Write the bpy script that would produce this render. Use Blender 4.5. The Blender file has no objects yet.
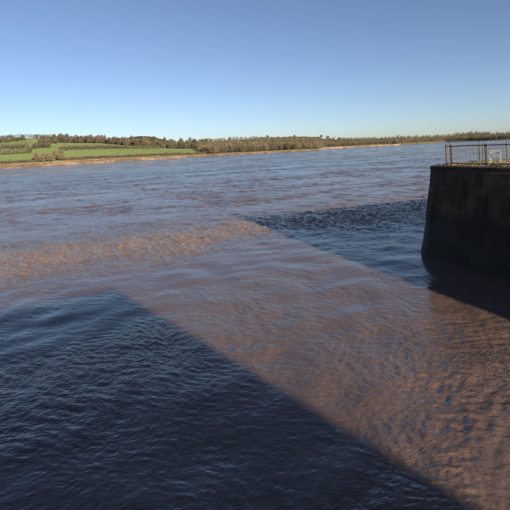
import bpy, math, random
import numpy as np
random.seed(7); rng = np.random.default_rng(11)
R = math.radians
S = bpy.context.scene
C = S.collection

# ---------------------------------------------------------------- camera, sky, sun, exposure
F = 445.0; EYE = 7.0; ROLL = math.atan(0.046); CR = math.cos(ROLL)
cd = bpy.data.cameras.new('camera'); cam = bpy.data.objects.new('camera', cd); C.objects.link(cam)
cam.location = (0, 0, EYE); cam.rotation_euler = (R(90), ROLL, 0)
cd.sensor_fit = 'HORIZONTAL'; cd.sensor_width = 36.0; cd.lens = 36.0 * F / 510.0
cd.shift_y = -(255 - 149.6) / 510.0
cd.clip_start = 0.1; cd.clip_end = 60000
S.camera = cam

DECK = 5.45
SUNV = np.array([12.4, -17.0, 5.45]); SUNV /= np.linalg.norm(SUNV)
elev = math.asin(SUNV[2]); azim = math.atan2(SUNV[0], SUNV[1])
W = bpy.data.worlds.new('World'); S.world = W; W.use_nodes = True
nt = W.node_tree; nt.nodes.clear()
sky = nt.nodes.new('ShaderNodeTexSky'); sky.sky_type = 'NISHITA'; sky.sun_disc = False
sky.sun_elevation = elev; sky.sun_rotation = azim
sky.altitude = 0; sky.air_density = 0.7; sky.dust_density = 0.5; sky.ozone_density = 3.0
bg = nt.nodes.new('ShaderNodeBackground'); bg.inputs['Strength'].default_value = 0.0525
wo = nt.nodes.new('ShaderNodeOutputWorld')
wb = nt.nodes.new('ShaderNodeMix'); wb.data_type = 'RGBA'; wb.blend_type = 'MULTIPLY'; wb.inputs[0].default_value = 1.0
wb.inputs[7].default_value = (1.31, 1.185, 1.14, 1)      # camera white balance set for the low warm sun
hs = nt.nodes.new('ShaderNodeHueSaturation'); hs.inputs['Saturation'].default_value = 0.96
nt.links.new(sky.outputs[0], wb.inputs[6]); nt.links.new(wb.outputs[2], hs.inputs['Color']); nt.links.new(hs.outputs[0], bg.inputs[0]); nt.links.new(bg.outputs[0], wo.inputs[0])
sd = bpy.data.lights.new('sun', 'SUN'); sd.energy = 5.0; sd.angle = R(0.53); sd.color = (1.0, 0.84, 0.66)
sun = bpy.data.objects.new('sun', sd); C.objects.link(sun)
from mathutils import Vector
sun.rotation_euler = Vector((-SUNV[0], -SUNV[1], -SUNV[2])).to_track_quat('-Z', 'Y').to_euler()
sun.location = (60, -80, 40)
S.view_settings.view_transform = 'Standard'; S.view_settings.look = 'None'
S.cycles.sample_clamp_direct = 12; S.cycles.sample_clamp_indirect = 6
S.view_settings.gamma = 1.0; S.view_settings.exposure = 1.2; S.view_settings.use_curve_mapping = False

# ---------------------------------------------------------------- helpers
def mat(name, col, rough=0.9, col2=None, scale=1.0, bump=0.0, detail=4, coord='Object', stretch=(1, 1, 1), spec=0.3, extra=None, ramp=(0.35, 0.65)):
    m = bpy.data.materials.new(name); m.use_nodes = True
    t = m.node_tree; b = t.nodes['Principled BSDF']
    b.inputs['Roughness'].default_value = rough; b.inputs['Specular IOR Level'].default_value = spec
    b.inputs['Base Color'].default_value = (*col, 1)
    if col2 is not None or bump:
        tc = t.nodes.new('ShaderNodeTexCoord'); mp = t.nodes.new('ShaderNodeMapping')
        mp.inputs['Scale'].default_value = stretch
        t.links.new(tc.outputs[coord], mp.inputs[0])
        n = t.nodes.new('ShaderNodeTexNoise'); n.inputs['Scale'].default_value = scale; n.inputs['Detail'].default_value = detail
        n.inputs['Roughness'].default_value = 0.62
        t.links.new(mp.outputs[0], n.inputs['Vector'])
        if col2 is not None:
            r = t.nodes.new('ShaderNodeValToRGB')
            r.color_ramp.elements[0].position = ramp[0]; r.color_ramp.elements[1].position = ramp[1]
            r.color_ramp.elements[0].color = (*col, 1); r.color_ramp.elements[1].color = (*col2, 1)
            t.links.new(n.outputs['Fac'], r.inputs[0]); t.links.new(r.outputs[0], b.inputs['Base Color'])
        if bump:
            bp = t.nodes.new('ShaderNodeBump'); bp.inputs['Strength'].default_value = 1.0; bp.inputs['Distance'].default_value = bump
            t.links.new(n.outputs['Fac'], bp.inputs['Height']); t.links.new(bp.outputs[0], b.inputs['Normal'])
    return m

def mesh_np(name, verts, quads, smooth=False):
    """verts (n,3), quads (m,k) -> mesh"""
    verts = np.asarray(verts, dtype=np.float32); quads = np.asarray(quads, dtype=np.int32)
    me = bpy.data.meshes.new(name); k = quads.shape[1]; m = quads.shape[0]
    me.vertices.add(len(verts)); me.vertices.foreach_set('co', verts.ravel())
    me.loops.add(m * k); me.loops.foreach_set('vertex_index', quads.ravel())
    me.polygons.add(m)
    me.polygons.foreach_set('loop_start', np.arange(m, dtype=np.int32) * k)
    me.polygons.foreach_set('loop_total', np.full(m, k, dtype=np.int32))
    if smooth: me.polygons.foreach_set('use_smooth', np.ones(m, dtype=bool))
    me.update(calc_edges=True); me.validate()
    return me

def link(name, me, material=None, parent=None, **props):
    o = bpy.data.objects.new(name, me); C.objects.link(o)
    if material is not None and me is not None:
        for mm in (material if isinstance(material, (list, tuple)) else [material]): me.materials.append(mm)
    if parent is not None: o.parent = parent
    for k, v in props.items(): o[k] = v
    return o

def thing(name, label, cat, loc=(0, 0, 0), rz=0, group=None):
    o = bpy.data.objects.new(name, None); C.objects.link(o); o.empty_display_size = 0.3
    o.location = loc; o.rotation_euler = (0, 0, rz); o['label'] = label; o['category'] = cat
    if group: o['group'] = group
    return o

class MB:
    def __init__(s): s.v = []; s.f = []
    def box(s, a, b, w, h, up=(0, 0, 1)):
        """bar from a to b with width w (sideways) and height h (along up)"""
        a, b, up = Vector(a), Vector(b), Vector(up); d = (b - a).normalized()
        if abs(d.dot(up)) > 0.98: up = Vector((0, 1, 0))
        x = d.cross(up).normalized() * (w / 2); u = x.cross(d).normalized() * (h / 2)
        n = len(s.v)
        for p in (a, b):
            for q in (-x - u, x - u, x + u, -x + u): s.v.append(tuple(p + q))
        s.f += [(n, n+1, n+2, n+3), (n+7, n+6, n+5, n+4)] + [(n+i, n+4+i, n+4+(i+1) % 4, n+(i+1) % 4) for i in range(4)]
    def tube(s, pts, rad, k=6):
        n0 = len(s.v); m = len(pts)
        for i, p in enumerate(pts):
            p = Vector(p); q = Vector(pts[min(i+1, m-1)]) - Vector(pts[max(i-1, 0)])
            q.normalize(); ref = Vector((1, 0, 0)) if abs(q.x) < 0.8 else Vector((0, 1, 0))
            x = q.cross(ref).normalized(); y = q.cross(x)
            for j in range(k):
                t = 2 * math.pi * j / k; s.v.append(tuple(p + (x * math.cos(t) + y * math.sin(t)) * rad[i]))
        for i in range(m - 1):
            for j in range(k):
                s.f.append((n0+i*k+j, n0+i*k+(j+1) % k, n0+(i+1)*k+(j+1) % k, n0+(i+1)*k+j))
        s.f.append(tuple(n0 + (m-1)*k + j for j in range(k))); s.f.append(tuple(n0 + k - 1 - j for j in range(k)))
    def mesh(s, name):
        me = bpy.data.meshes.new(name); me.from_pydata(s.v, [], s.f); me.update(); return me

_lat = rng.random((256, 256))
def vnoise(x, y):
    xi = np.floor(x).astype(int); yi = np.floor(y).astype(int); fx = x - xi; fy = y - yi
    fx = fx*fx*(3-2*fx); fy = fy*fy*(3-2*fy)
    g = lambda a, b: _lat[a & 255, b & 255]
    return (g(xi, yi)*(1-fx)+g(xi+1, yi)*fx)*(1-fy)+(g(xi, yi+1)*(1-fx)+g(xi+1, yi+1)*fx)*fy
def fbm(x, y, o=3):
    s = 0; a = 0.5
    for i in range(o): s = s + a*vnoise(x*2**i+17.3*i, y*2**i+5.1*i); a *= .5
    return s/(1-.5**o)
def sstep(a, b, x): t = np.clip((x-a)/(b-a), 0, 1); return t*t*(3-2*t)

# ---------------------------------------------------------------- estuary water
SLOPE = 0.62
def build_water():
    dense = np.linspace(R(-43), R(43), 660)
    ang = np.concatenate([np.linspace(R(-180), R(-43), 40)[:-1], dense, np.linspace(R(43), R(180), 40)[1:]])
    rad = np.concatenate([np.geomspace(4.5, 230, 1020), np.geomspace(230, 9000, 70)[1:]])
    NA, NR = len(ang), len(rad)
    A, D = np.meshgrid(ang, rad)
    X = (D*np.sin(A)).ravel(); Y = (D*np.cos(A)).ravel(); D = D.ravel()
    # tide race: a choppy eddy line crossing in front of both piers; slicks and boils behind it
    ex = X/ 1.0
    race_y = np.interp(X, [-60, -20, -13, -6, 0, 6, 14, 24, 60], [26, 29.5, 32, 36.5, 41, 42.5, 46, 50, 66])
    wob = (fbm(X/6, Y/6)-.5)*5
    dd = Y-race_y+wob
    half = np.interp(X, [-30, -12, 0, 10, 30], [7.0, 6.5, 5.5, 8.0, 9.0])
    race = np.exp(-(dd/half)**2)*(.55+.9*fbm(X/2.5+9, Y/2.5))
    race *= sstep(70, 30, np.abs(X+0))
    al0 = X*.88+Y*.47; ac0 = -X*.47+Y*.88
    sw = (fbm(X/9+2, Y/9+40, 2)-.5)*7; sw2 = (fbm(X/8+60, Y/8, 2)-.5)*7
    boil = .55*fbm((al0+sw)/8+31, (ac0+sw2)/2.6+7, 3)+.45*fbm(X/7+31, Y/5+7, 3)   # slick patches drawn out and curled by the eddies
    near_slick = sstep(2.0, 9.0, -dd)*0 + np.exp(-((dd+11)/7)**2)*sstep(14, -4, X)*.75
    near_slick2 = np.exp(-(((X-6.5)/5)**2+((Y-34)/5)**2))*.6
    amp = (.42+.66*sstep(.36, .66, boil))*(1-near_slick)*(1-near_slick2)+1.7*race
    amp *= 1+.35*sstep(40, 140, D)
    al = X*.88+Y*.47; ac = -X*.47+Y*.88
    streak = fbm(al/70+3, ac/9+1, 3)                  # current lines running with the tide
    amp *= 1+sstep(30, 80, D)*(.25+1.6*(sstep(.35, .7, streak)-.5))*.4
    amp = np.clip(amp, .22, 4)
    rough = amp.copy()
    # waves
    lod = np.maximum(D*np.log(230/4.5)/1020, D*R(86)/660)
    lod = np.where(D > 230, D*.05, lod)
    wx = X+ (vnoise(X/1.7+3, Y/1.7)-.5)*1.1; wy = Y+(vnoise(X/1.9, Y/1.9+8)-.5)*1.1
    Z = np.zeros_like(X)
    wl = np.geomspace(.13, 4.0, 100)
    main = R(62)
    for i, L in enumerate(wl):
        spread = 55 if L < 1.2 else 38
        th = main+R(rng.normal(0, spread)); k = 2*math.pi/L
        slope = .036*(L/.4)**-.2 if L < .4 else .036*(.4/L)**1.5
        a = slope/k
        vis = np.clip((L/lod-2.2)/2.5, 0, 1)
        Z += a*vis*np.sin(k*(wx*math.cos(th)+wy*math.sin(th))+rng.random()*6.28)
    Z *= amp
    # open-water chop beyond the race
    Zf = np.zeros_like(X)
    for L in np.geomspace(.5, 4.2, 40):
        th = main+R(rng.normal(0, 40)); k = 2*math.pi/L
        vis = np.clip((L/lod-2.0)/2.0, 0, 1)
        q = np.sin(k*(wx*math.cos(th)+wy*math.sin(th))+rng.random()*6.28)
        Zf += (.029/k)*vis*q
    Z += Zf*sstep(24, 60, Y-.35*X)*np.clip(amp, .5, 1.4)
    # low swells and boils rolling under the ripples
    for L in np.geomspace(1.3, 4.5, 9):
        th = main+R(rng.normal(0, 70)); k = 2*math.pi/L
        Z += (.020/k)*np.sin(k*((X+sw*.35)*math.cos(th)+(Y+sw2*.35)*math.sin(th))+rng.random()*6.28)*(.4+1.2*fbm(X/5+L*9, Y/5, 2))*sstep(60, 30, D)
    # crossing ripples thrown back by the quay wall
    g = np.exp(-(((X-5.6)/2.2)**2+((Y-11.2)/2.6)**2))
    for L, a_, sl in ((.36, 20, .10), (.40, -42, .08), (.31, 38, .06), (.47, -20, .06)):
        k = 2*math.pi/L; Z += g*sl/k*np.sin(k*(wx*.5+X*.5)*math.cos(R(a_))+k*(wy*.5+Y*.5)*math.sin(R(a_)))
    # chop in the race: sharper
    Zr = np.zeros_like(X)
    for L in np.geomspace(.35, 1.9, 30):
        th = R(rng.uniform(0, 360)); k = 2*math.pi/L
        vis = np.clip((L/lod-2.2)/2.5, 0, 1)
        q = np.sin(k*(wx*math.cos(th)+wy*math.sin(th))+rng.random()*6.28)
        Zr += (.035/k)*vis*(1-np.abs(q))*2
    Z += Zr*race*(1.25+.6*sstep(0, 8, X))
    Z *= sstep(9000, 300, D)
    idx = np.arange(NA*NR).reshape(NR, NA)
    q = np.stack([idx[:-1, :-1], idx[:-1, 1:], idx[1:, 1:], idx[1:, :-1]], -1).reshape(-1, 4)[:, ::-1]
    me = mesh_np('water', np.stack([X, Y, Z], -1), q, smooth=True)
    at = me.attributes.new('rough', 'FLOAT', 'POINT'); at.data.foreach_set('value', rough.astype(np.float32))
    sv = 1-.65*sstep(40, 150, ac*1.0+(fbm(al/40, ac/14+4)-.5)*60)     # base colour fades far out, standing in for stronger sky reflection
    a3 = me.attributes.new('silt_and_sky_tint', 'FLOAT', 'POINT'); a3.data.foreach_set('value', np.clip(sv, 0, 1).astype(np.float32))
    a4 = me.attributes.new('race', 'FLOAT', 'POINT'); a4.data.foreach_set('value', np.clip(race*1.3-.25, 0, 1).astype(np.float32))
    a5 = me.attributes.new('slope', 'FLOAT', 'POINT'); a5.data.foreach_set('value', (np.clip(rough, .3, 1.6)*sstep(16, 70, D)).astype(np.float32))
    a2 = me.attributes.new('chop', 'FLOAT', 'POINT'); a2.data.foreach_set('value', (rough*(.42+.0*D)).astype(np.float32))
    m = bpy.data.materials.new('silty_water'); m.use_nodes = True; t = m.node_tree; b = t.nodes['Principled BSDF']
    b.inputs['Roughness'].default_value = 0.07; b.inputs['IOR'].default_value = 1.43; b.inputs['Specular IOR Level'].default_value = 0.5
    tc = t.nodes.new('ShaderNodeTexCoord')
    def noise(scale, detail, st, rot=28, dist=0.0):
        mp = t.nodes.new('ShaderNodeMapping'); mp.inputs['Scale'].default_value = st; mp.inputs['Rotation'].default_value = (0, 0, R(rot))
        t.links.new(tc.outputs['Object'], mp.inputs[0])
        n = t.nodes.new('ShaderNodeTexNoise'); n.inputs['Scale'].default_value = scale; n.inputs['Detail'].default_value = detail
        n.inputs['Distortion'].default_value = dist
        t.links.new(mp.outputs[0], n.inputs['Vector']); return n
    silt_and_sky_tint = noise(.09, 4, (1, 1.6, 1), 20)
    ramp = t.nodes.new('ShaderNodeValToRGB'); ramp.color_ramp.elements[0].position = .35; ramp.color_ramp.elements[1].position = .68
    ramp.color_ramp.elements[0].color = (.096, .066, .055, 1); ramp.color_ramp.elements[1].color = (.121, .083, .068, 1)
    t.links.new(silt_and_sky_tint.outputs[0], ramp.inputs[0]); sl = t.nodes.new('ShaderNodeAttribute'); sl.attribute_name = 'silt_and_sky_tint'
    sm = t.nodes.new('ShaderNodeMix'); sm.data_type = 'RGBA'; sm.inputs[6].default_value = (.040, .040, .048, 1)   # darker bluish base for far water, painting in the sky's reflection
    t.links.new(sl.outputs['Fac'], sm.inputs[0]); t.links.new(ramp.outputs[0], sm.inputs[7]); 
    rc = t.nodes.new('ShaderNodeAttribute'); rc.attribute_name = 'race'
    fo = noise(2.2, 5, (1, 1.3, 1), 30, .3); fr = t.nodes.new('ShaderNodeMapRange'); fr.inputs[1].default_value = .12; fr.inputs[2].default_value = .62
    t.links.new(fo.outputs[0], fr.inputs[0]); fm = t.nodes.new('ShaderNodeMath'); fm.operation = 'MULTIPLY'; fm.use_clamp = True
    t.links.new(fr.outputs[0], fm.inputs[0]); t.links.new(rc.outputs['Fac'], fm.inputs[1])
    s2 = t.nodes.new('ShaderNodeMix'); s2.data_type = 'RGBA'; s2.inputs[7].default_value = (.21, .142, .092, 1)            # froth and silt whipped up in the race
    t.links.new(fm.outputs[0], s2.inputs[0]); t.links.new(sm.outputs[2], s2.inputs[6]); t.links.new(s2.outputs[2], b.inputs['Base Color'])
    at = t.nodes.new('ShaderNodeAttribute'); at.attribute_name = 'rough'
    at2 = t.nodes.new('ShaderNodeAttribute'); at2.attribute_name = 'chop'
    prev = None
    for sc, det, st, dist in ((.7, 2, (1, 1.9, 1), .13), (2.6, 2, (1, 1.7, 1), .050), (7.0, 2, (1, 1.6, 1), .029)):
        n = noise(sc, det, st, 24 + 15*sc, .4)
        bp = t.nodes.new('ShaderNodeBump'); bp.inputs['Strength'].default_value = 1.0
        mu = t.nodes.new('ShaderNodeMath'); mu.operation = 'MULTIPLY'; mu.inputs[1].default_value = dist
        t.links.new((at2 if sc < 3 else at).outputs['Fac'], mu.inputs[0]); t.links.new(mu.outputs[0], bp.inputs['Distance'])
        t.links.new(n.outputs['Fac'], bp.inputs['Height'])
        if prev: t.links.new(prev.outputs[0], bp.inputs['Normal'])
        prev = bp
    # wavelets too small for the mesh far out: tilt the normal by a random slope
    def vm(op, a, c):
        n = t.nodes.new('ShaderNodeVectorMath'); n.operation = op
        for i, x in enumerate((a, c)):
            if x is None: continue
            if isinstance(x, tuple): n.inputs[i].default_value = x
            else: t.links.new(x, n.inputs[i])
        return n
    n1 = noise(.45, 3, (1, 1.8, 1), 26, .3); n2 = noise(2.9, 2, (1, 1.6, 1), 40, .3)
    su = vm('ADD', vm('SUBTRACT', n1.outputs['Color'], (.5, .5, .5)).outputs[0], vm('SUBTRACT', n2.outputs['Color'], (.5, .5, .5)).outputs[0])
    # the wavelets run towards the near shore, so their steep faces point that way
    ab = t.nodes.new('ShaderNodeSeparateXYZ'); t.links.new(su.outputs[0], ab.inputs[0])
    ay = t.nodes.new('ShaderNodeMath'); ay.operation = 'ABSOLUTE'; t.links.new(ab.outputs[1], ay.inputs[0])
    cb = t.nodes.new('ShaderNodeCombineXYZ'); t.links.new(ab.outputs[0], cb.inputs[0]); t.links.new(ay.outputs[0], cb.inputs[1])
    sc_ = vm('MULTIPLY', cb.outputs[0], (SLOPE, -SLOPE, 0.0))
    at5 = t.nodes.new('ShaderNodeAttribute'); at5.attribute_name = 'slope'
    sk = t.nodes.new('ShaderNodeVectorMath'); sk.operation = 'SCALE'; t.links.new(sc_.outputs[0], sk.inputs[0]); t.links.new(at5.outputs['Fac'], sk.inputs['Scale'])
    nn = vm('NORMALIZE', vm('ADD', prev.outputs[0], sk.outputs[0]).outputs[0], None)
    t.links.new(nn.outputs[0], b.inputs['Normal'])
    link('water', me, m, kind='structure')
build_water()

# ---------------------------------------------------------------- far bank terrain
# profile knots: bearing p, then (distance, sight line) of water edge, bank top, field start, field top, upper field start, upper field top, ridge
PROF = {
 -200: [(380,0),(390,177.0),(412,174.6),(520,166.5),(560,163),(660,157),(780,150)],
 -40: [(400,0),(410,168.0),(432,165.7),(545,157.5),(585,154),(685,148.5),(805,141)],
 8: [(420,0),(430,165.3),(452,163.0),(560,155),(600,151.5),(700,146),(820,138.6)],
 30: [(438,0),(448,164.0),(470,162.2),(575,154),(615,150.5),(725,144),(850,138.4)],
 50: [(455,0),(465,162.7),(488,161.3),(600,153),(640,149.5),(760,142.5),(900,138.4)],
 70: [(480,0),(490,161.5),(512,159.3),(620,151),(650,147.5),(770,143),(920,139.0)],
 100: [(515,0),(526,159.8),(548,158.1),(650,150.5),(690,147),(800,143.3),(950,139.6)],
 130: [(550,0),(561,158.5),(583,156.8),(690,149.8),(730,147.8),(800,146),(980,141)],
 160: [(595,0),(606,157),(628,155.3),(720,149.5),(750,148.7),(800,148),(1000,142)],
 204: [(665,0),(676,155),(700,153.8),(760,151.5),(800,150),(860,148.5),(1100,142.5)],
 250: [(740,0),(752,152.7),(780,151.5),(850,149.5),(900,148),(1000,145),(1400,139)],
 300: [(850,0),(862,150),(890,149),(930,147.5),(980,146),(1100,142),(1600,137.8)],
 320: [(900,0),(912,149),(930,148.3),(980,147),(1050,145.5),(1200,142),(1700,138)],
 327: [(1200,0),(1212,147.3),(1230,146.8),(1260,146),(1300,145),(1400,143),(1800,139)],
 370: [(1250,0),(1265,145),(1285,144.3),(1350,143.5),(1400,143),(1500,141.5),(1900,139)],
 398: [(1350,0),(1365,144),(1390,143.3),(1450,142.6),(1500,142),(1600,140.8),(1950,138)],
 445: [(1900,0),(1915,141.0),(1940,140.4),(2000,139.8),(2080,139.2),(2200,138.5),(2500,136.6)],
 470: [(1850,0),(1865,140.4),(1890,139.7),(1950,138.8),(2020,137.6),(2150,136),(2450,133.2)],
 502: [(1750,0),(1765,139.0),(1790,138.3),(1860,137.5),(1950,136.8),(2100,136),(2450,134.4)],
 570: [(1600,0),(1615,136.2),(1640,135.3),(1700,134.5),(1800,133.8),(2000,133),(2450,131.6)],
 760: [(1300,0),(1312,127.6),(1335,126.9),(1400,126),(1500,125.3),(1750,124.6),(2300,123)],
}
PK = sorted(PROF)
def horizon_row(p): return 149.6 - .046*(p-255)
ZD = []; ZZ = []
for p in PK:
    dl, zl = [], []
    for i, (d, y) in enumerate(PROF[p]):
        dl.append(d); zl.append(0.0 if i == 0 else EYE + (horizon_row(p)-y)*d/F)
    dl.append(dl[-1]+700); zl.append(zl[-1]-14)
    dl.append(dl[-1]+5000); zl.append(-20)
    ZD.append(dl); ZZ.append(zl)
ZD = np.array(ZD, float); ZZ = np.array(ZZ, float)
def prof_at(p):
    p = np.atleast_1d(p)
    return (np.stack([np.interp(p, PK, ZD[:, k]) for k in range(ZD.shape[1])], -1),
            np.stack([np.interp(p, PK, ZZ[:, k]) for k in range(ZZ.shape[1])], -1))
def place(p, zone, fr=0.0):
    """ground point at bearing p, in profile zone (0..7), fraction fr"""
    D, Z = prof_at(p); D = D[0]; Z = Z[0]
    z = zone + fr; k = min(int(z), len(D)-2); fr = z-k
    d = D[k]+(D[k+1]-D[k])*fr; zz = Z[k]+(Z[k+1]-Z[k])*fr
    return Vector((d*(p-255)/(F*CR), d, zz))

M = {}
M['mud'] = mat('mud_bank', (.135, .100, .062), .95, (.30, .215, .130), .03, stretch=(1, 1, 1), detail=7, ramp=(.45, .62))
M['rough_grass'] = mat('rough_grass', (.115, .095, .045), .95, (.085, .095, .038), .06)
M['field'] = mat('pasture', (.078, .118, .028), .95, (.115, .150, .042), .035, detail=6)
M['field2'] = mat('upper_pasture', (.110, .128, .045), .95, (.140, .150, .060), .05, detail=6)
M['stubble'] = mat('stubble_field', (.30, .23, .11), .95, (.24, .19, .09), .05)
M['litter'] = mat('woodland_floor', (.085, .065, .038), .95, (.060, .055, .030), .05)
def build_terrain():
    cols = np.concatenate([np.linspace(-200, 0, 40)[:-1], np.linspace(0, 520, 420), np.linspace(520, 760, 40)[1:]])
    D, Z = prof_at(cols)
    tt = []
    for k in range(8): tt += list(k+np.linspace(0, 1, 7)[:-1])
    tt.append(8.0); tt = np.array(tt)
    NC, NT = len(cols), len(tt)
    V = np.zeros((NT, NC, 3))
    for j, t in enumerate(tt):
        k = min(int(t), 7); f_ = t-k
        fr = f_ + (.25*(vnoise(cols/7+k*9, cols*0+k)-.5) if 1 < t < 5 and t != 5 else 0)
        kk = np.clip(k+fr, 0, 8)
        ki = np.minimum(kk.astype(int), 7); g = kk-ki; ii = np.arange(NC)
        d = D[ii, ki]+(D[ii, ki+1]-D[ii, ki])*g; z = Z[ii, ki]+(Z[ii, ki+1]-Z[ii, ki])*g
        if k == 0:
            d = d+(fbm(cols/3.1, cols*0+2)-.5)*14*(1-f_)+(fbm(cols/1.3, cols*0+5)-.5)*7
            if f_ == 0: z = z-.6
            else: z = z*(1 if f_ > .5 else .75+.3*f_) + (vnoise(cols/1.1, cols*0+t*7)-.5)*.8
        else: z = z+(vnoise(cols/4+t*3, cols*0+t*5)-.5)*.25*min(1, t-.9)
        V[j] = np.stack([d*(cols-255)/(F*CR), d, z], -1)
    idx = np.arange(NC*NT).reshape(NT, NC)
    q = np.stack([idx[:-1, :-1], idx[:-1, 1:], idx[1:, 1:], idx[1:, :-1]], -1)
    mi = np.zeros((NT-1, NC-1), int)
    for j in range(NT-1):
        t = tt[j]
        for i in range(NC-1):
            p = cols[i]
            if t < 1: m_ = 0 if p < 400 else 5
            elif t < 2: m_ = 1
            elif t < 3: m_ = 2 if p < 206 else 5
            elif t < 4: m_ = 3 if p < 206 else 5
            elif t < 5: m_ = 3 if p < 165 else 5
            elif t < 6:
                m_ = 5
                if 25+6*abs(t-5.4)*4 < p < 45-10*abs(t-5.35) and 5.15 < t < 5.6: m_ = 4
                elif p < 34: m_ = 3
                elif 255 < p < 318 and t > 5.6: m_ = 3
            else: m_ = 3
            mi[j, i] = m_
    me = mesh_np('terrain', V.reshape(-1, 3), q.reshape(-1, 4), smooth=True)
    link('far_bank_terrain', me, [M[k] for k in ('mud', 'rough_grass', 'field', 'field2', 'stubble', 'litter')], kind='structure')
    me.polygons.foreach_set('material_index', mi.ravel().astype(np.int32))
    # a hazy wooded hill on the skyline far behind
    pc = np.linspace(100, 190, 120); rows = np.linspace(0, 1, 14)
    P, T = np.meshgrid(pc, rows)
    d = 2300+900*T
    prof = np.interp(P, [100, 118, 128, 134, 142, 150, 156, 170, 190], [146, 142, 138.3, 136.9, 136.3, 136.5, 137.6, 141, 146])
    top = EYE+(horizon_row(P)-prof)*2900/F
    z = top*np.sin(np.clip(T, 0, 1)*math.pi*.75)**.8 + (fbm(P*1.3, T*9)-.5)*9
    d2 = d
    Vh = np.stack([d2*(P-255)/(F*CR), d2, z], -1)
    idx = np.arange(P.size).reshape(P.shape)
    q = np.stack([idx[:-1, :-1], idx[:-1, 1:], idx[1:, 1:], idx[1:, :-1]], -1).reshape(-1, 4)
    link('distant_hill', mesh_np('distant_hill', Vh.reshape(-1, 3), q, smooth=True), mat('hill_wood', (.075, .062, .042), .95, (.05, .05, .034), .02), kind='structure')
build_terrain()

# ---------------------------------------------------------------- trees
def sliver_mesh(name, centres, dirs, length, width, seed):
    """many small twig / leaf sprays: narrow quads round the given centres"""
    r = np.random.default_rng(seed); n = len(centres)
    L = (length*(.6+.8*r.random(n)))[:, None]/2; Wd = (width*(.6+.8*r.random(n)))[:, None]/2
    a = dirs/np.linalg.norm(dirs, axis=1, keepdims=True)
    b = np.cross(a, r.normal(size=(n, 3))); b /= np.linalg.norm(b, axis=1, keepdims=True)
    v = np.stack([centres-a*L-b*Wd*.6, centres-a*L*.2+b*Wd, centres+a*L+b*Wd*.2, centres+a*L*.1-b*Wd], 1).reshape(-1, 3)
    return v, np.arange(n*4).reshape(n, 4)
BARK = mat('bark', (.095, .078, .055), .95, (.06, .05, .036), 2.0)
def foliage(name, a, b): return mat(name, a, .95, b, .35, detail=3)
FOL = {'brown': foliage('bare_twigs_brown', (.120, .102, .070), (.072, .062, .042)),
       'tan': foliage('bare_twigs_tan', (.180, .145, .092), (.130, .104, .066)),
       'olive': foliage('olive_twigs', (.105, .100, .055), (.070, .068, .038)),
       'dark': foliage('evergreen', (.060, .062, .035), (.085, .078, .045))}
def crown_points(h, wr, base, n, seed, clumps):
    r = np.random.default_rng(seed)
    cc = []
    while len(cc) < clumps:
        u = r.uniform(-1, 1, 3)
        if np.dot(u, u) < 1 and np.dot(u, u) > .12: cc.append(u)
    cc = np.array(cc); cr = r.uniform(.26, .46, clumps)
    k = r.integers(0, clumps, n)
    q = r.normal(size=(n, 3)); q /= np.linalg.norm(q, axis=1, keepdims=True)
    q = q*(r.random(n)**(1/2.2))[:, None]
    pt = cc[k]*.78+q*cr[k][:, None]
    # narrower at the foot than at mid height
    zt = (pt[:, 2]+1)/2
    sc = np.interp(zt, [0, .25, .6, 1], [.85, 1.0, 1, .72])
    out = np.stack([pt[:, 0]*wr*sc, pt[:, 1]*wr*sc, base+(h-base)*np.clip(zt, 0, 1.08)], -1)
    dr = out-np.array([0, 0, base*.6]); dr = dr+r.normal(size=(n, 3))*h*.18
    return out, dr
def make_tree(seed, h, wr, base, n, tw, clumps=13):
    r = random.Random(seed)
    mb = MB(); lean = (r.uniform(-.4, .4), r.uniform(-.4, .4))
    mb.tube([(0, 0, -1.0), (lean[0]*.3, lean[1]*.3, h*.3), (lean[0], lean[1], h*.62), (lean[0]*1.3, lean[1]*1.3, h*.9)], [h*.026, h*.02, h*.012, h*.003])
    for i in range(7):
        a = i*2.4+r.random(); z0 = h*(.25+.06*i); l = wr*r.uniform(.6, .95)
        mb.tube([(lean[0]*.5, lean[1]*.5, z0), (math.cos(a)*l*.5, math.sin(a)*l*.5, z0+h*.12), (math.cos(a)*l, math.sin(a)*l, z0+h*.24)], [h*.010, h*.007, h*.002], 4)
    tm = mb.mesh('trunk')
    p, d = crown_points(h, wr, base, n, seed, clumps)
    v, q = sliver_mesh('crown', p, d, tw, tw*.24, seed)
    return tm, mesh_np('crown', v, q)
VAR = {}
for c, k in (('brown', 4), ('tan', 3), ('olive', 3), ('dark', 2)):
    VAR[c] = []
    for i in range(k):
        tm, cm = make_tree(100*len(VAR)+i, 10.0, random.uniform(3.6, 4.6), random.uniform(.3, 1.2), 2600 if c != 'dark' else 3200, .62, 26)
        tm.materials.append(BARK); cm.materials.append(FOL[c]); VAR[c].append((tm, cm))
def tree(pos, h, colour, label, group=None, wide=1.0, name='bare_tree', cat='tree'):
    tm, cm = random.choice(VAR[colour])
    t = thing(name, label, cat, pos, random.uniform(0, 6.28), group)
    s = h/10.0; t.scale = (s*wide*random.uniform(.88, 1.12), s*wide*random.uniform(.88, 1.12), s)
    link('trunk', tm, None, t); link('crown', cm, None, t)
    return t
def mix(w):
    x = random.random(); acc = 0
    for k, v in w:
        acc += v
        if x <= acc: return k
    return w[-1][0]

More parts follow.
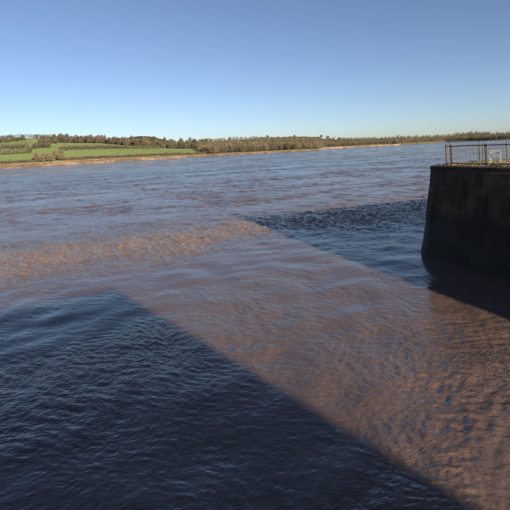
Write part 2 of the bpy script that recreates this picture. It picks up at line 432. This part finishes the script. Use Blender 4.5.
TL = {'brown': 'bare brown', 'tan': 'bare tan', 'olive': 'olive green', 'dark': 'dark evergreen'}
def trees_in(n, p0, p1, z0, z1, h0, h1, w, where, group, jitter=True, wide=1.0):
    for i in range(n):
        p = p0+(p1-p0)*((i+random.random())/n if jitter else random.random())
        c = mix(w)
        tree(place(p, 0, random.uniform(z0, z1)), random.uniform(h0, h1), c, f'{TL[c]} tree {where}', group+' '+TL[c], wide,
             'evergreen_tree' if c == 'dark' else 'bare_tree')
BW = [('brown', .58), ('tan', .12), ('olive', .22), ('dark', .08)]
# tree belt above the fields: front row and rows behind
trees_in(38, 54, 132, 5.02, 5.12, 8, 15, BW, 'in the wood belt along the top of the green fields', 'wood belt above the fields')
trees_in(34, 52, 134, 5.25, 5.5, 8, 15, BW, 'in the wood belt along the top of the green fields', 'wood belt above the fields')
trees_in(26, 50, 134, 5.7, 6.0, 6, 13, BW, 'on the skyline behind the wood belt', 'skyline behind the wood belt')
trees_in(28, 132, 206, 4.5, 5.1, 8, 16, BW, 'in the wood behind the tapering end of the long field', 'wood behind the long field')
trees_in(26, 132, 210, 5.2, 5.8, 9, 17, BW, 'in the wood behind the tapering end of the long field', 'wood behind the long field')
# hedgerow trees on the left slope
trees_in(13, 33, 51, 4.15, 4.3, 6.5, 9.5, [('brown', .5), ('olive', .5)], 'in the diagonal hedgerow climbing the left slope', 'diagonal hedgerow')
trees_in(14, 40, 58, 4.75, 5.0, 7, 10, [('brown', .7), ('olive', .3)], 'in the upper hedgerow below the pale stubble field', 'upper hedgerow')
trees_in(15, 36, 64, 1.7, 2.35, 6.5, 10.5, [('tan', .75), ('brown', .25)], 'in the bushy clump by the water on the left', 'bushy clump by the left shore', wide=1.15)
trees_in(26, -2, 26, 5.35, 6.0, 5, 9, [('brown', .7), ('olive', .15), ('dark', .15)], 'on the far left skyline', 'far left skyline trees', wide=1.25)
trees_in(16, 0, 29, 4.2, 4.8, 5, 8, [('brown', .6), ('olive', .4)], 'in the hedge below the far left skyline', 'left slope hedge trees')
trees_in(9, 38, 56, 5.5, 5.95, 5, 8, [('brown', .8), ('olive', .2)], 'on the ridge between the stubble field and the wood belt', 'ridge trees by the stubble')
tree(place(30, 3, .3), 8.5, 'dark', 'dark round tree at the end of the low left hedge', name='evergreen_tree')
tree(place(37.5, 6, 0), 8.5, 'brown', 'tall lone tree on the skyline above the pale stubble field')
tree(place(42.5, 6, 0), 6.5, 'dark', 'dark bushy tree on the skyline right of the tall lone tree', name='evergreen_tree')
tree(place(61.5, 6, 0), 12.5, 'brown', 'broad crowned tree rising above the wood belt skyline', wide=1.2)
tree(place(91, 6, 0), 12.0, 'brown', 'rounded tree standing clear of the wood belt skyline', wide=1.1)
# wood on the wooded spit
trees_in(40, 203, 281, 1.7, 2.3, 9, 13, [('tan', .3), ('brown', .5), ('olive', .2)], 'at the water edge of the wooded spit', 'front of the wooded spit')
trees_in(9, 281, 297, 1.5, 2.1, 11, 14, [('dark', .7), ('brown', .3)], 'in the dark clump on the wooded spit', 'dark clump on the spit')
trees_in(15, 296, 321, 1.4, 2.2, 11, 14, [('tan', .8), ('brown', .2)], 'at the pale tip of the wooded spit', 'tip of the spit')
for p, c, h, lab in ((268, 'dark', 13, 'dark tree on the skyline above the wooded spit, left of the others'), (295, 'dark', 12, 'dark flat topped tree on the skyline above the dark clump'),
                     (322, 'brown', 15, 'left of two upright trees on the skyline beside the white house'), (328, 'dark', 15, 'right of two upright trees on the skyline beside the white house')):
    tree(place(p, 6, 0), h, c, lab, name='evergreen_tree' if c == 'dark' else 'bare_tree')

# woods too far away to count
def wood(name, label, spec, seed):
    r = np.random.default_rng(seed); Vs, Qs, Ms = [], [], []; base = 0
    for (n, p0, p1, z0, z1, h0, h1, wts) in spec:
        for i in range(n):
            p = p0+(p1-p0)*r.random(); zz = r.uniform(z0, z1); g = place(p, 0, zz); h = r.uniform(h0, h1)
            ci = int(r.choice(4, p=wts)); m = 150
            pt, dr = crown_points(h, h*r.uniform(.40, .62), -h*.12, m, int(r.integers(1e9)), 16)
            v, q = sliver_mesh('', pt+np.array(g), dr, h*.11, h*.044, int(r.integers(1e9)))
            Vs.append(v); Qs.append(q+base); Ms.append(np.full(m, ci)); base += len(v)
    me = mesh_np(name, np.concatenate(Vs), np.concatenate(Qs))
    link(name, me, [FOL['brown'], FOL['tan'], FOL['olive'], FOL['dark']], kind='stuff', label=label, category='wood')
    me.polygons.foreach_set('material_index', np.concatenate(Ms).astype(np.int32))
wood('spit_woodland', 'brown winter woodland covering the low spit behind its front trees', [(420, 200, 322, 2.3, 5.2, 11, 15, (.55, .2, .2, .05)), (110, 200, 258, 5.2, 6.0, 10, 14, (.6, .1, .2, .1)), (70, 255, 322, 5.2, 5.55, 10, 14, (.6, .1, .2, .1)), (60, 255, 322, 5.9, 6.05, 5, 9, (.5, .1, .2, .2))], 5)
wood('bay_woodland', 'brown woodland along the far shore beyond the spit', [(560, 326, 405, 1.8, 6.0, 8, 12, (.62, .05, .18, .15)), (260, 396, 446, .7, 6.0, 12, 17, (.55, .18, .17, .10)), (150, 326, 440, 5.6, 6.0, 7, 11, (.6, .05, .2, .15))], 6)
wood('hill_woodland', 'dark woodland on the hill behind the railed pier', [(900, 436, 560, .7, 6.02, 14, 19, (.52, .10, .20, .18))], 8)
wood('belt_undergrowth', 'brown undergrowth filling the wood belt above the fields', [(150, 50, 206, 5.0, 5.9, 5, 9, (.6, .2, .15, .05))], 9)

# hedges: scrubby lines of twigs
def hedge(name, label, pts, h, w, col, n_per_m=52, seed=1, group=None):
    r = np.random.default_rng(seed); P = []
    for (a, b) in zip(pts[:-1], pts[1:]):
        steps = 40
        for i in range(steps):
            t = i/steps; p = a[0]+(b[0]-a[0])*t; z = a[1]+(b[1]-a[1])*t
            g = place(p, 0, z); g2 = place(a[0]+(b[0]-a[0])*(t+1/steps), 0, a[1]+(b[1]-a[1])*(t+1/steps))
            m = max(6, int((g2-g).length*n_per_m)); hh = h*(.6+.6*vnoise(np.array([i*.31+seed*7.0]), np.array([a[0]*.1]))[0]+.2*r.random())
            u = r.random((m, 1)); q = np.array(g)+(np.array(g2)-np.array(g))*u
            q[:, 1] += r.normal(0, w, m); q[:, 0] += r.normal(0, w*.6, m); q[:, 2] += r.random(m)**.8*hh
            P.append(q)
    P = np.concatenate(P); d = r.normal(size=P.shape); d[:, 2] = np.abs(d[:, 2])+.4
    v, q = sliver_mesh('', P, d, 1.0, .42, seed)
    o = thing(name, label, 'hedge', tuple(place(pts[0][0], 0, pts[0][1])), 0, group)
    ch = link('foliage', mesh_np('foliage', v-np.array(o.location), q), FOL[col], o)
    mb = MB()
    for a in pts:                                           # gate posts of the field hedge ends
        g = place(a[0], 0, a[1])-o.location
        mb.tube([(g.x, g.y, -.5+g.z), (g.x, g.y, g.z+1.2)], [.12, .10], 6)
    link('stem', mb.mesh('stem'), BARK, o)
hedge('field_hedge', 'long brown hedge between the lower and upper green fields', [(64, 3.2), (90, 3.35), (120, 3.4), (160, 3.4)], 6.0, 2.2, 'brown', seed=2)
hedge('field_hedge', 'second brown hedge along the bottom of the upper green field', [(60, 3.75), (90, 3.7), (130, 3.6)], 4.0, 1.5, 'olive', seed=12)
hedge('shore_hedge', 'scrubby hedge along the foot of the long green field', [(62, 1.8), (90, 2.0), (130, 2.0), (170, 1.95), (206, 1.9)], 2.8, 2.0, 'brown', seed=3)
hedge('shore_hedge', 'scrubby hedge above the shore at the left end of the bank', [(-30, 1.8), (8, 1.9), (36, 1.9)], 2.8, 2.0, 'brown', seed=4)
hedge('slope_hedge', 'low dark hedge across the left slope above the first field', [(-30, 3.1), (8, 3.1), (31, 3.2)], 6.5, 2.0, 'brown', seed=5)
hedge('slope_hedge', 'upper dark hedge below the skyline at the far left', [(-30, 4.5), (8, 4.45), (27, 4.3)], 7.0, 2.2, 'brown', seed=6)
hedge('ridge_hedge', 'thin hedge along the skyline beside the pale stubble field', [(-30, 5.95), (8, 5.95), (22, 5.95), (34, 5.92), (44, 5.95), (56, 5.95)], 8.0, 2.2, 'brown', seed=7)
hedge('ridge_hedge', 'thin hedge along the strip of field above the spit', [(256, 5.98), (285, 5.98), (320, 5.98)], 4.0, 2.5, 'olive', seed=8)

# reeds fringing the bank
def reeds():
    r = np.random.default_rng(21); P = []
    for p in np.linspace(-20, 325, 900):
        for k in range(22):
            g = place(p+r.normal(0, .5), 0, .75+r.random()*.6); P.append((g.x, g.y, g.z+r.random()*.9))
    P = np.array(P); d = r.normal(size=P.shape)*.35; d[:, 2] = 1
    v, q = sliver_mesh('', P, d, 1.0, .3, 3)
    link('reeds', mesh_np('reeds', v, q), mat('dry_reed', (.23, .175, .105), .95, (.13, .10, .062), .05), kind='stuff', label='dry tan reeds fringing the far bank', category='reeds')
reeds()

# pasture grass: upright tufts that catch the low sun
def pasture():
    r = np.random.default_rng(31); P = []
    for n, p0, p1, z0, z1 in ((48000, 60, 206, 2.05, 3.0), (18000, -10, 66, 2.05, 3.0), (28000, 52, 206, 3.0, 4.4), (9000, 52, 165, 4.4, 5.0), (26000, -10, 54, 3.0, 6.2)):
        p = r.uniform(p0, p1, n); z = r.uniform(z0, z1, n); D, Z = prof_at(p); k = z.astype(int); f_ = z-k; i = np.arange(n)
        d = D[i, k]+(D[i, k+1]-D[i, k])*f_; zz = Z[i, k]+(Z[i, k+1]-Z[i, k])*f_
        P.append(np.stack([d*(p-255)/(F*CR), d, zz+.15], -1))
    P = np.concatenate(P); n = len(P)
    d = r.normal(size=P.shape)*.3; d[:, 2] = 1
    v, q = sliver_mesh('', P, d, .45, 1.1, 6)
    link('pasture_grass', mesh_np('pasture_grass', v, q), mat('grass_tufts', (.092, .130, .048), .95, (.112, .144, .056), .010, detail=6), kind='stuff', label='short green pasture grass on the fields of the far bank', category='grass')
pasture()

# white house and field boards
M['white'] = mat('white_paint', (.78, .77, .74), .6, (.70, .69, .66), 2.0)
M['weathered'] = mat('weathered_white_paint', (.30, .29, .275), .7, (.22, .21, .20), 9.0)
M['slate'] = mat('slate', (.10, .10, .11), .7, (.07, .07, .08), 1.5)
M['pane'] = mat('dark_pane', (.03, .035, .04), .15)
def house(p, zone, label, wid=11, dep=7, h=5.5, rz=0.2):
    g = place(p, 0, zone); t = thing('white_house', label, 'house', (g.x, g.y, g.z), rz)
    mb = MB(); mb.box((-wid/2, 0, h/2-.5), (wid/2, 0, h/2-.5), dep, h+1); link('wall', mb.mesh('wall'), M['white'], t)
    o = .35
    v = [(-wid/2-o, -dep/2-o, h), (wid/2+o, -dep/2-o, h), (wid/2+o, dep/2+o, h), (-wid/2-o, dep/2+o, h), (-wid/2-o, 0, h+3), (wid/2+o, 0, h+3)]
    me = bpy.data.meshes.new('roof'); me.from_pydata(v, [], [(0, 1, 5, 4), (2, 3, 4, 5), (0, 4, 3), (1, 2, 5), (3, 2, 1, 0)]); rf = link('roof', me, M['slate'], t)
    mb = MB(); mb.box((wid*.4, 0, h+1), (wid*.4, 0, h+4.2), .9, .7, (1, 0, 0)); link('chimney', mb.mesh('chimney'), M['white'], rf)
    for x in (-.32, 0, .32):
        for z in (1.5, 4.0):
            if x == 0 and z < 2: continue
            mb = MB(); mb.box((x*wid-.6, -dep/2-.02, z), (x*wid+.6, -dep/2-.02, z), .08, 1.2); link('window', mb.mesh('window'), M['pane'], t)
    mb = MB(); mb.box((0, -dep/2-.02, 0), (0, -dep/2-.02, 2.1), 1.0, .08); link('door', mb.mesh('door'), M['slate'], t)
house(335.6, 5.93, 'white house with a grey roof on the skyline among trees', 11, 7, 5)
def board(p, zone, label):
    g = place(p, 0, zone); t = thing('white_board', label, 'board', (g.x, g.y, g.z), 0)
    mb = MB(); mb.box((-.55, 0, 1.5), (.55, 0, 1.5), .08, .9); link('panel', mb.mesh('panel'), M['weathered'], t)
    for x in (-.45, .45):
        mb = MB(); mb.box((x, .07, -.4), (x, .07, 2.2), .1, .06); link('post', mb.mesh('post'), BARK, t)
board(109, 2.45, 'small white board standing in the middle of the long green field')
board(164.6, 2.75, 'small white board near the tapering end of the long green field')

# ---------------------------------------------------------------- piers
def rounded(poly, radii, k=8):
    """outline with rounded corners; poly counter-clockwise"""
    out = []; n = len(poly)
    for i in range(n):
        p = Vector(poly[i]); a = (Vector(poly[i-1])-p).normalized(); b = (Vector(poly[(i+1) % n])-p).normalized(); r = radii[i]
        if r <= 0: out.append(tuple(p)); continue
        ang = a.angle(b); d = r/math.tan(ang/2); c = p+(a+b).normalized()*(r/math.sin(ang/2))
        s = p+a*d-c; e = p+b*d-c
        a0 = math.atan2(s.y, s.x); a1 = math.atan2(e.y, e.x)
        while a1-a0 > math.pi: a1 -= 2*math.pi
        while a1-a0 < -math.pi: a1 += 2*math.pi
        for j in range(k+1):
            t = a0+(a1-a0)*j/k; out.append((c.x+math.cos(t)*r, c.y+math.sin(t)*r))
    return out
def inset(poly, d):
    n = len(poly); out = []
    for i in range(n):
        p0, p1, p2 = Vector(poly[i-1]), Vector(poly[i]), Vector(poly[(i+1) % n])
        e1 = (p1-p0).normalized(); e2 = (p2-p1).normalized()
        n1 = Vector((-e1.y, e1.x)); n2 = Vector((-e2.y, e2.x))
        m = (n1+n2); m /= max(.2, (1+n1.dot(n2)))
        out.append((p1.x+m.x*d, p1.y+m.y*d))
    return out
def loft(name, rings, cap=True):
    v = []; f = []; n = len(rings[0][1])
    for z, ring in rings: v += [(x, y, z) for x, y in ring]
    for i in range(len(rings)-1):
        for j in range(n): f.append((i*n+j, i*n+(j+1) % n, (i+1)*n+(j+1) % n, (i+1)*n+j))
    if cap: f.append(tuple((len(rings)-1)*n+j for j in range(n)))
    me = bpy.data.meshes.new(name); me.from_pydata(v, [], f); me.update(); return me

def wall_material():
    m = bpy.data.materials.new('tidal_wall'); m.use_nodes = True; t = m.node_tree; b = t.nodes['Principled BSDF']
    tc = t.nodes.new('ShaderNodeTexCoord'); sep = t.nodes.new('ShaderNodeSeparateXYZ'); t.links.new(tc.outputs['Object'], sep.inputs[0])
    def noise(scale, st=(1, 1, 1), det=6):
        mp = t.nodes.new('ShaderNodeMapping'); mp.inputs['Scale'].default_value = st; t.links.new(tc.outputs['Object'], mp.inputs[0])
        n = t.nodes.new('ShaderNodeTexNoise'); n.inputs['Scale'].default_value = scale; n.inputs['Detail'].default_value = det; n.inputs['Roughness'].default_value = .65
        t.links.new(mp.outputs[0], n.inputs[0]); return n
    def math_(op, a, b_):
        n = t.nodes.new('ShaderNodeMath'); n.operation = op
        for i, x in enumerate((a, b_)):
            if isinstance(x, (int, float)): n.inputs[i].default_value = x
            else: t.links.new(x, n.inputs[i])
        return n.outputs[0]
    def mixc(f_, a, b_):
        n = t.nodes.new('ShaderNodeMix'); n.data_type = 'RGBA'
        for s, x in ((0, f_), (6, a), (7, b_)):
            if isinstance(x, tuple): n.inputs[s].default_value = (*x, 1)
            elif isinstance(x, (int, float)): n.inputs[s].default_value = x
            else: t.links.new(x, n.inputs[s])
        return n.outputs[2]
    def ramp(x, a, b_):
        n = t.nodes.new('ShaderNodeMapRange'); n.inputs[1].default_value = a; n.inputs[2].default_value = b_; t.links.new(x, n.inputs[0]); return n.outputs[0]
    streak = noise(1.0, (2.2, 2.2, .22)); grime = noise(.9); fine = noise(9.0)
    dry = mixc(ramp(streak.outputs[0], .35, .65), (.088, .062, .042), (.034, .025, .018))
    dry = mixc(ramp(grime.outputs[0], .50, .72), dry, (.125, .088, .058))
    wet = mixc(ramp(grime.outputs[0], .4, .65), (.019, .013, .009), (.038, .027, .018))
    edge = math_('ADD', sep.outputs[2], math_('MULTIPLY', streak.outputs[0], .6))
    col = mixc(ramp(edge, 2.55, 3.15), wet, dry)
    spots = noise(3.1, det=2)
    hi = ramp(sep.outputs[2], 2.9, 3.4)
    col = mixc(math_('MULTIPLY', ramp(spots.outputs[0], .715, .745), hi), col, (.30, .28, .25))
    t.links.new(col, b.inputs['Base Color'])
    b.inputs['Specular IOR Level'].default_value = .18
    ro = t.nodes.new('ShaderNodeMapRange'); ro.inputs[1].default_value = 2.4; ro.inputs[2].default_value = 3.2; ro.inputs[3].default_value = .55; ro.inputs[4].default_value = .92
    t.links.new(edge, ro.inputs[0]); t.links.new(ro.outputs[0], b.inputs['Roughness'])
    bp = t.nodes.new('ShaderNodeBump'); bp.inputs['Distance'].default_value = .10
    t.links.new(math_('ADD', math_('MULTIPLY', grime.outputs[0], .8), math_('MULTIPLY', fine.outputs[0], .3)), bp.inputs['Height']); t.links.new(bp.outputs[0], b.inputs['Normal'])
    return m
WALL = wall_material()
COPE = mat('coping_stone', (.070, .052, .036), .9, (.030, .023, .017), 3.0, bump=.02)
TURF = mat('pier_turf', (.20, .155, .085), .95, (.11, .10, .045), 1.4, bump=.05)
PATH = mat('pier_concrete', (.30, .27, .22), .9, (.22, .20, .165), 1.2, bump=.01)

fd = Vector((.371, -.928)).normalized()      # along the inner face, towards the near end
ed = Vector((.928, .371)).normalized()       # along the seaward end
CORNER = Vector((10.60, 28.45))              # deck corner
WID = 30.0
poly = [CORNER, CORNER+fd*46, CORNER+fd*46+ed*WID, CORNER+ed*WID]
rad = [1.3, 0, 0, 1.3]
def pier(name, label, poly, rad, base_batter=.72):
    t = thing(name, label, 'pier')
    top = rounded(poly, rad)
    levels = []
    ring = lambda d, z: (z, [(x+.05*(vn-.5), y+.05*(vn-.5)) for (x, y), vn in zip(inset(top, -d), [0.5]*len(top))])
    for z, d in ((-3, base_batter+.75), (.40, base_batter+.03), (.52, base_batter+.01), (.60, base_batter-.03), (1.6, base_batter*.72), (2.62, base_batter*.52), (2.70, base_batter*.50), (3.6, base_batter*.33), (4.5, base_batter*.14), (DECK-.2, 0.02)):
        levels.append(ring(d, z))
    wm = loft('wall', levels); wm.polygons.foreach_set('use_smooth', [len(p_.vertices) == 4 for p_ in wm.polygons])
    link('wall', wm, WALL, t)
    link('coping', loft('coping', [ring(.03, DECK-.2), ring(.05, DECK-.18), ring(.05, DECK-.03), ring(.03, DECK)]), COPE, t)
    link('deck', loft('deck', [ring(-.5, DECK-.1), ring(-.55, DECK+.02)]), TURF, t)
    return t
def shadow_building():
    # unseen building, put in to cast the near shadow; its form is guessed
    H_ = 14.0; k = H_/DECK; A = Vector((-7.65+12.4*k, 23.28-17.0*k)); d1 = Vector((.614, -.789)).normalized(); d2 = Vector((-.871, -.491)).normalized()
    P = [A, A+d2*44, A+d2*44+d1*24, A+d1*24]
    t = thing('shadow_building', 'unseen flat roofed building behind the viewpoint, put in to cast the near shadow', 'building')
    brick = mat('shadow_building_brick', (.26, .13, .09), .9, (.20, .10, .07), 1.2)
    link('wall', loft('wall', [(DECK-.2, P), (H_-.3, P)]), brick, t)
    link('parapet', loft('parapet', [(H_-.3, inset(P, -.06)), (H_, inset(P, -.06))]), COPE, t)
    for i in range(7):
        for a, d, nrm in ((A, d2, Vector((-d2.y, d2.x))), (A, d1, Vector((d1.y, -d1.x)))):
            c = a+d*(2.4+3.1*i); n3 = -Vector((nrm.x, nrm.y, 0)) if (c+nrm-(A+(d1+d2)*8)).length < (c-nrm-(A+(d1+d2)*8)).length else Vector((nrm.x, nrm.y, 0))
            p0 = Vector((c.x-d.x*.55, c.y-d.y*.55, DECK+1.9))+n3*.02; p1 = Vector((c.x+d.x*.55, c.y+d.y*.55, DECK+1.9))+n3*.02
            mb = MB(); mb.box(p0, p1, .1, 1.5); w = link('window', mb.mesh('window'), M['pane'], t)
            mb = MB(); mb.box(p0+Vector((0, 0, -.82))+n3*.03, p1+Vector((0, 0, -.82))+n3*.03, .2, .12); link('sill', mb.mesh('sill'), COPE, w)
pier('harbour_pier', 'dark battered harbour pier with a rounded corner and railed grassy top', poly, rad)
qd = Vector((.614, -.789)).normalized()
qpoly = [Vector((8.2, 1.62)), Vector((-30, 1.0)), Vector((-30, -62)), Vector((8.2, 1.62))+qd*72]
pier('quay', 'dark stone quay under the viewpoint', qpoly, [.5, 0, 0, 0], .3)
shadow_building()

# deck path, grass and weeds on the harbour pier
def offset_path(u, w, z=DECK): q = CORNER+fd*u+ed*w; return Vector((q.x, q.y, z))
mb = MB(); mb.box(offset_path(3.0, 5.2, DECK+.03), offset_path(44, 5.2, DECK+.03), 4.2, .05); link('path', mb.mesh('path'), PATH, kind='structure')
def turf_blades():
    r = np.random.default_rng(4); P = []; Hh = []
    for i in range(9000):
        u = r.uniform(.3, 16); w = abs(r.normal(0, .8))+1.0 if r.random() < .75 else r.uniform(.6, 3.0)
        if vn2(u, w) < .55: continue
        q = offset_path(u, w); P.append((q.x, q.y, q.z)); Hh.append(.03+.14*r.random()**2)
    for i in range(1500):
        w = r.uniform(.9, 10); u = abs(r.normal(0, .7))+.5
        q = offset_path(u, w); P.append((q.x, q.y, q.z)); Hh.append(.03+.16*r.random()**2)
    P = np.array(P); Hh = np.array(Hh); d = r.normal(size=P.shape)*.4; d[:, 2] = 1
    P[:, 2] += Hh*.4
    v, q = sliver_mesh('', P, d, .19, .04, 5)
    link('rough_grass', mesh_np('rough_grass', v, q), mat('dry_grass', (.24, .185, .095), .95, (.13, .12, .055), 1.2), kind='stuff', label='dry yellow green grass fringing the pier top', category='grass')
def vn2(u, w): return float(vnoise(np.array([u*.9]), np.array([w*1.3]))[0])
turf_blades()

# railing
STEEL = mat('painted_steel', (.022, .021, .021), .55, (.040, .030, .024), 6.0)
BAR = mat('galvanised_bar', (.085, .070, .062), .6, (.055, .045, .04), 8.0)
def railing(label, pts, post_every, h=1.28):
    a0 = Vector((*pts[0], DECK)); t = thing('railing', label, 'railing', tuple(a0))
    for a, b in zip(pts[:-1], pts[1:]):
        a = Vector((*a, DECK))-a0; b = Vector((*b, DECK))-a0; L = (b-a).length; n = max(1, round(L/post_every))
        for z in (.14, h-.08):
            mb = MB(); mb.box(a+Vector((0, 0, z)), b+Vector((0, 0, z)), .045, .045); link('rail', mb.mesh('rail'), STEEL, t)
        for i in range(n):
            p = a+(b-a)*i/n
            mb = MB(); mb.box(p, p+Vector((0, 0, h)), .085, .085); mb.box(p+Vector((0, 0, h)), p+Vector((0, 0, h+.1)), .05, .05); link('post', mb.mesh('post'), STEEL, t)
        m = max(2, int(L/.3)); shared = None
        for i in range(m):
            p = a+(b-a)*(i+.5)/m
            if shared is None:
                mb = MB(); mb.box((0, 0, .10), (0, 0, h-.02), .018, .018); shared = mb.mesh('bar'); shared.materials.append(BAR)
            o = link('bar', shared, None, t); o.location = p
    p = Vector((*pts[-1], DECK))-a0
    mb = MB(); mb.box(p, p+Vector((0, 0, h)), .085, .085); link('post', mb.mesh('post'), STEEL, t)
def pp(u, w): q = offset_path(u, w); return (q.x, q.y)
railing('dark steel railing along the near edge of the harbour pier', [pp(.85, 1.25), pp(1.4, 1.1), pp(21.4, 1.1)], 2.5)
railing('dark steel railing along the seaward end of the harbour pier', [pp(.85, 1.6), pp(.85, 11.6)], 2.5)
# white slatted chair
def chair(u, w, rz):
    q = offset_path(u, w, DECK+.05); t = thing('white_chair', 'small white slatted chair behind the railing on the pier', 'chair', tuple(q), rz)
    for x in (-.27, .27):
        mb = MB(); mb.box((x, -.18, 0), (x, -.18, .45), .07, .07); link('leg', mb.mesh('leg'), M['weathered'], t)
        mb = MB(); mb.box((x, .2, 0), (x, .27, .80), .06, .06); link('leg', mb.mesh('leg'), M['weathered'], t)
        mb = MB(); mb.box((x, -.22, .62), (x, .25, .62), .07, .05); link('armrest', mb.mesh('armrest'), M['weathered'], t)
    for i in range(4):
        mb = MB(); mb.box((-.31, -.2+i*.12, .46), (.31, -.2+i*.12, .46), .1, .03); link('seat_slat', mb.mesh('seat_slat'), M['weathered'], t)
    for z in (.58, .74):
        mb = MB(); mb.box((-.31, .21+.02*z, z), (.31, .21+.02*z, z), .03, .1); link('back_slat', mb.mesh('back_slat'), M['weathered'], t)
chair(2.3, 3.75, R(-32))
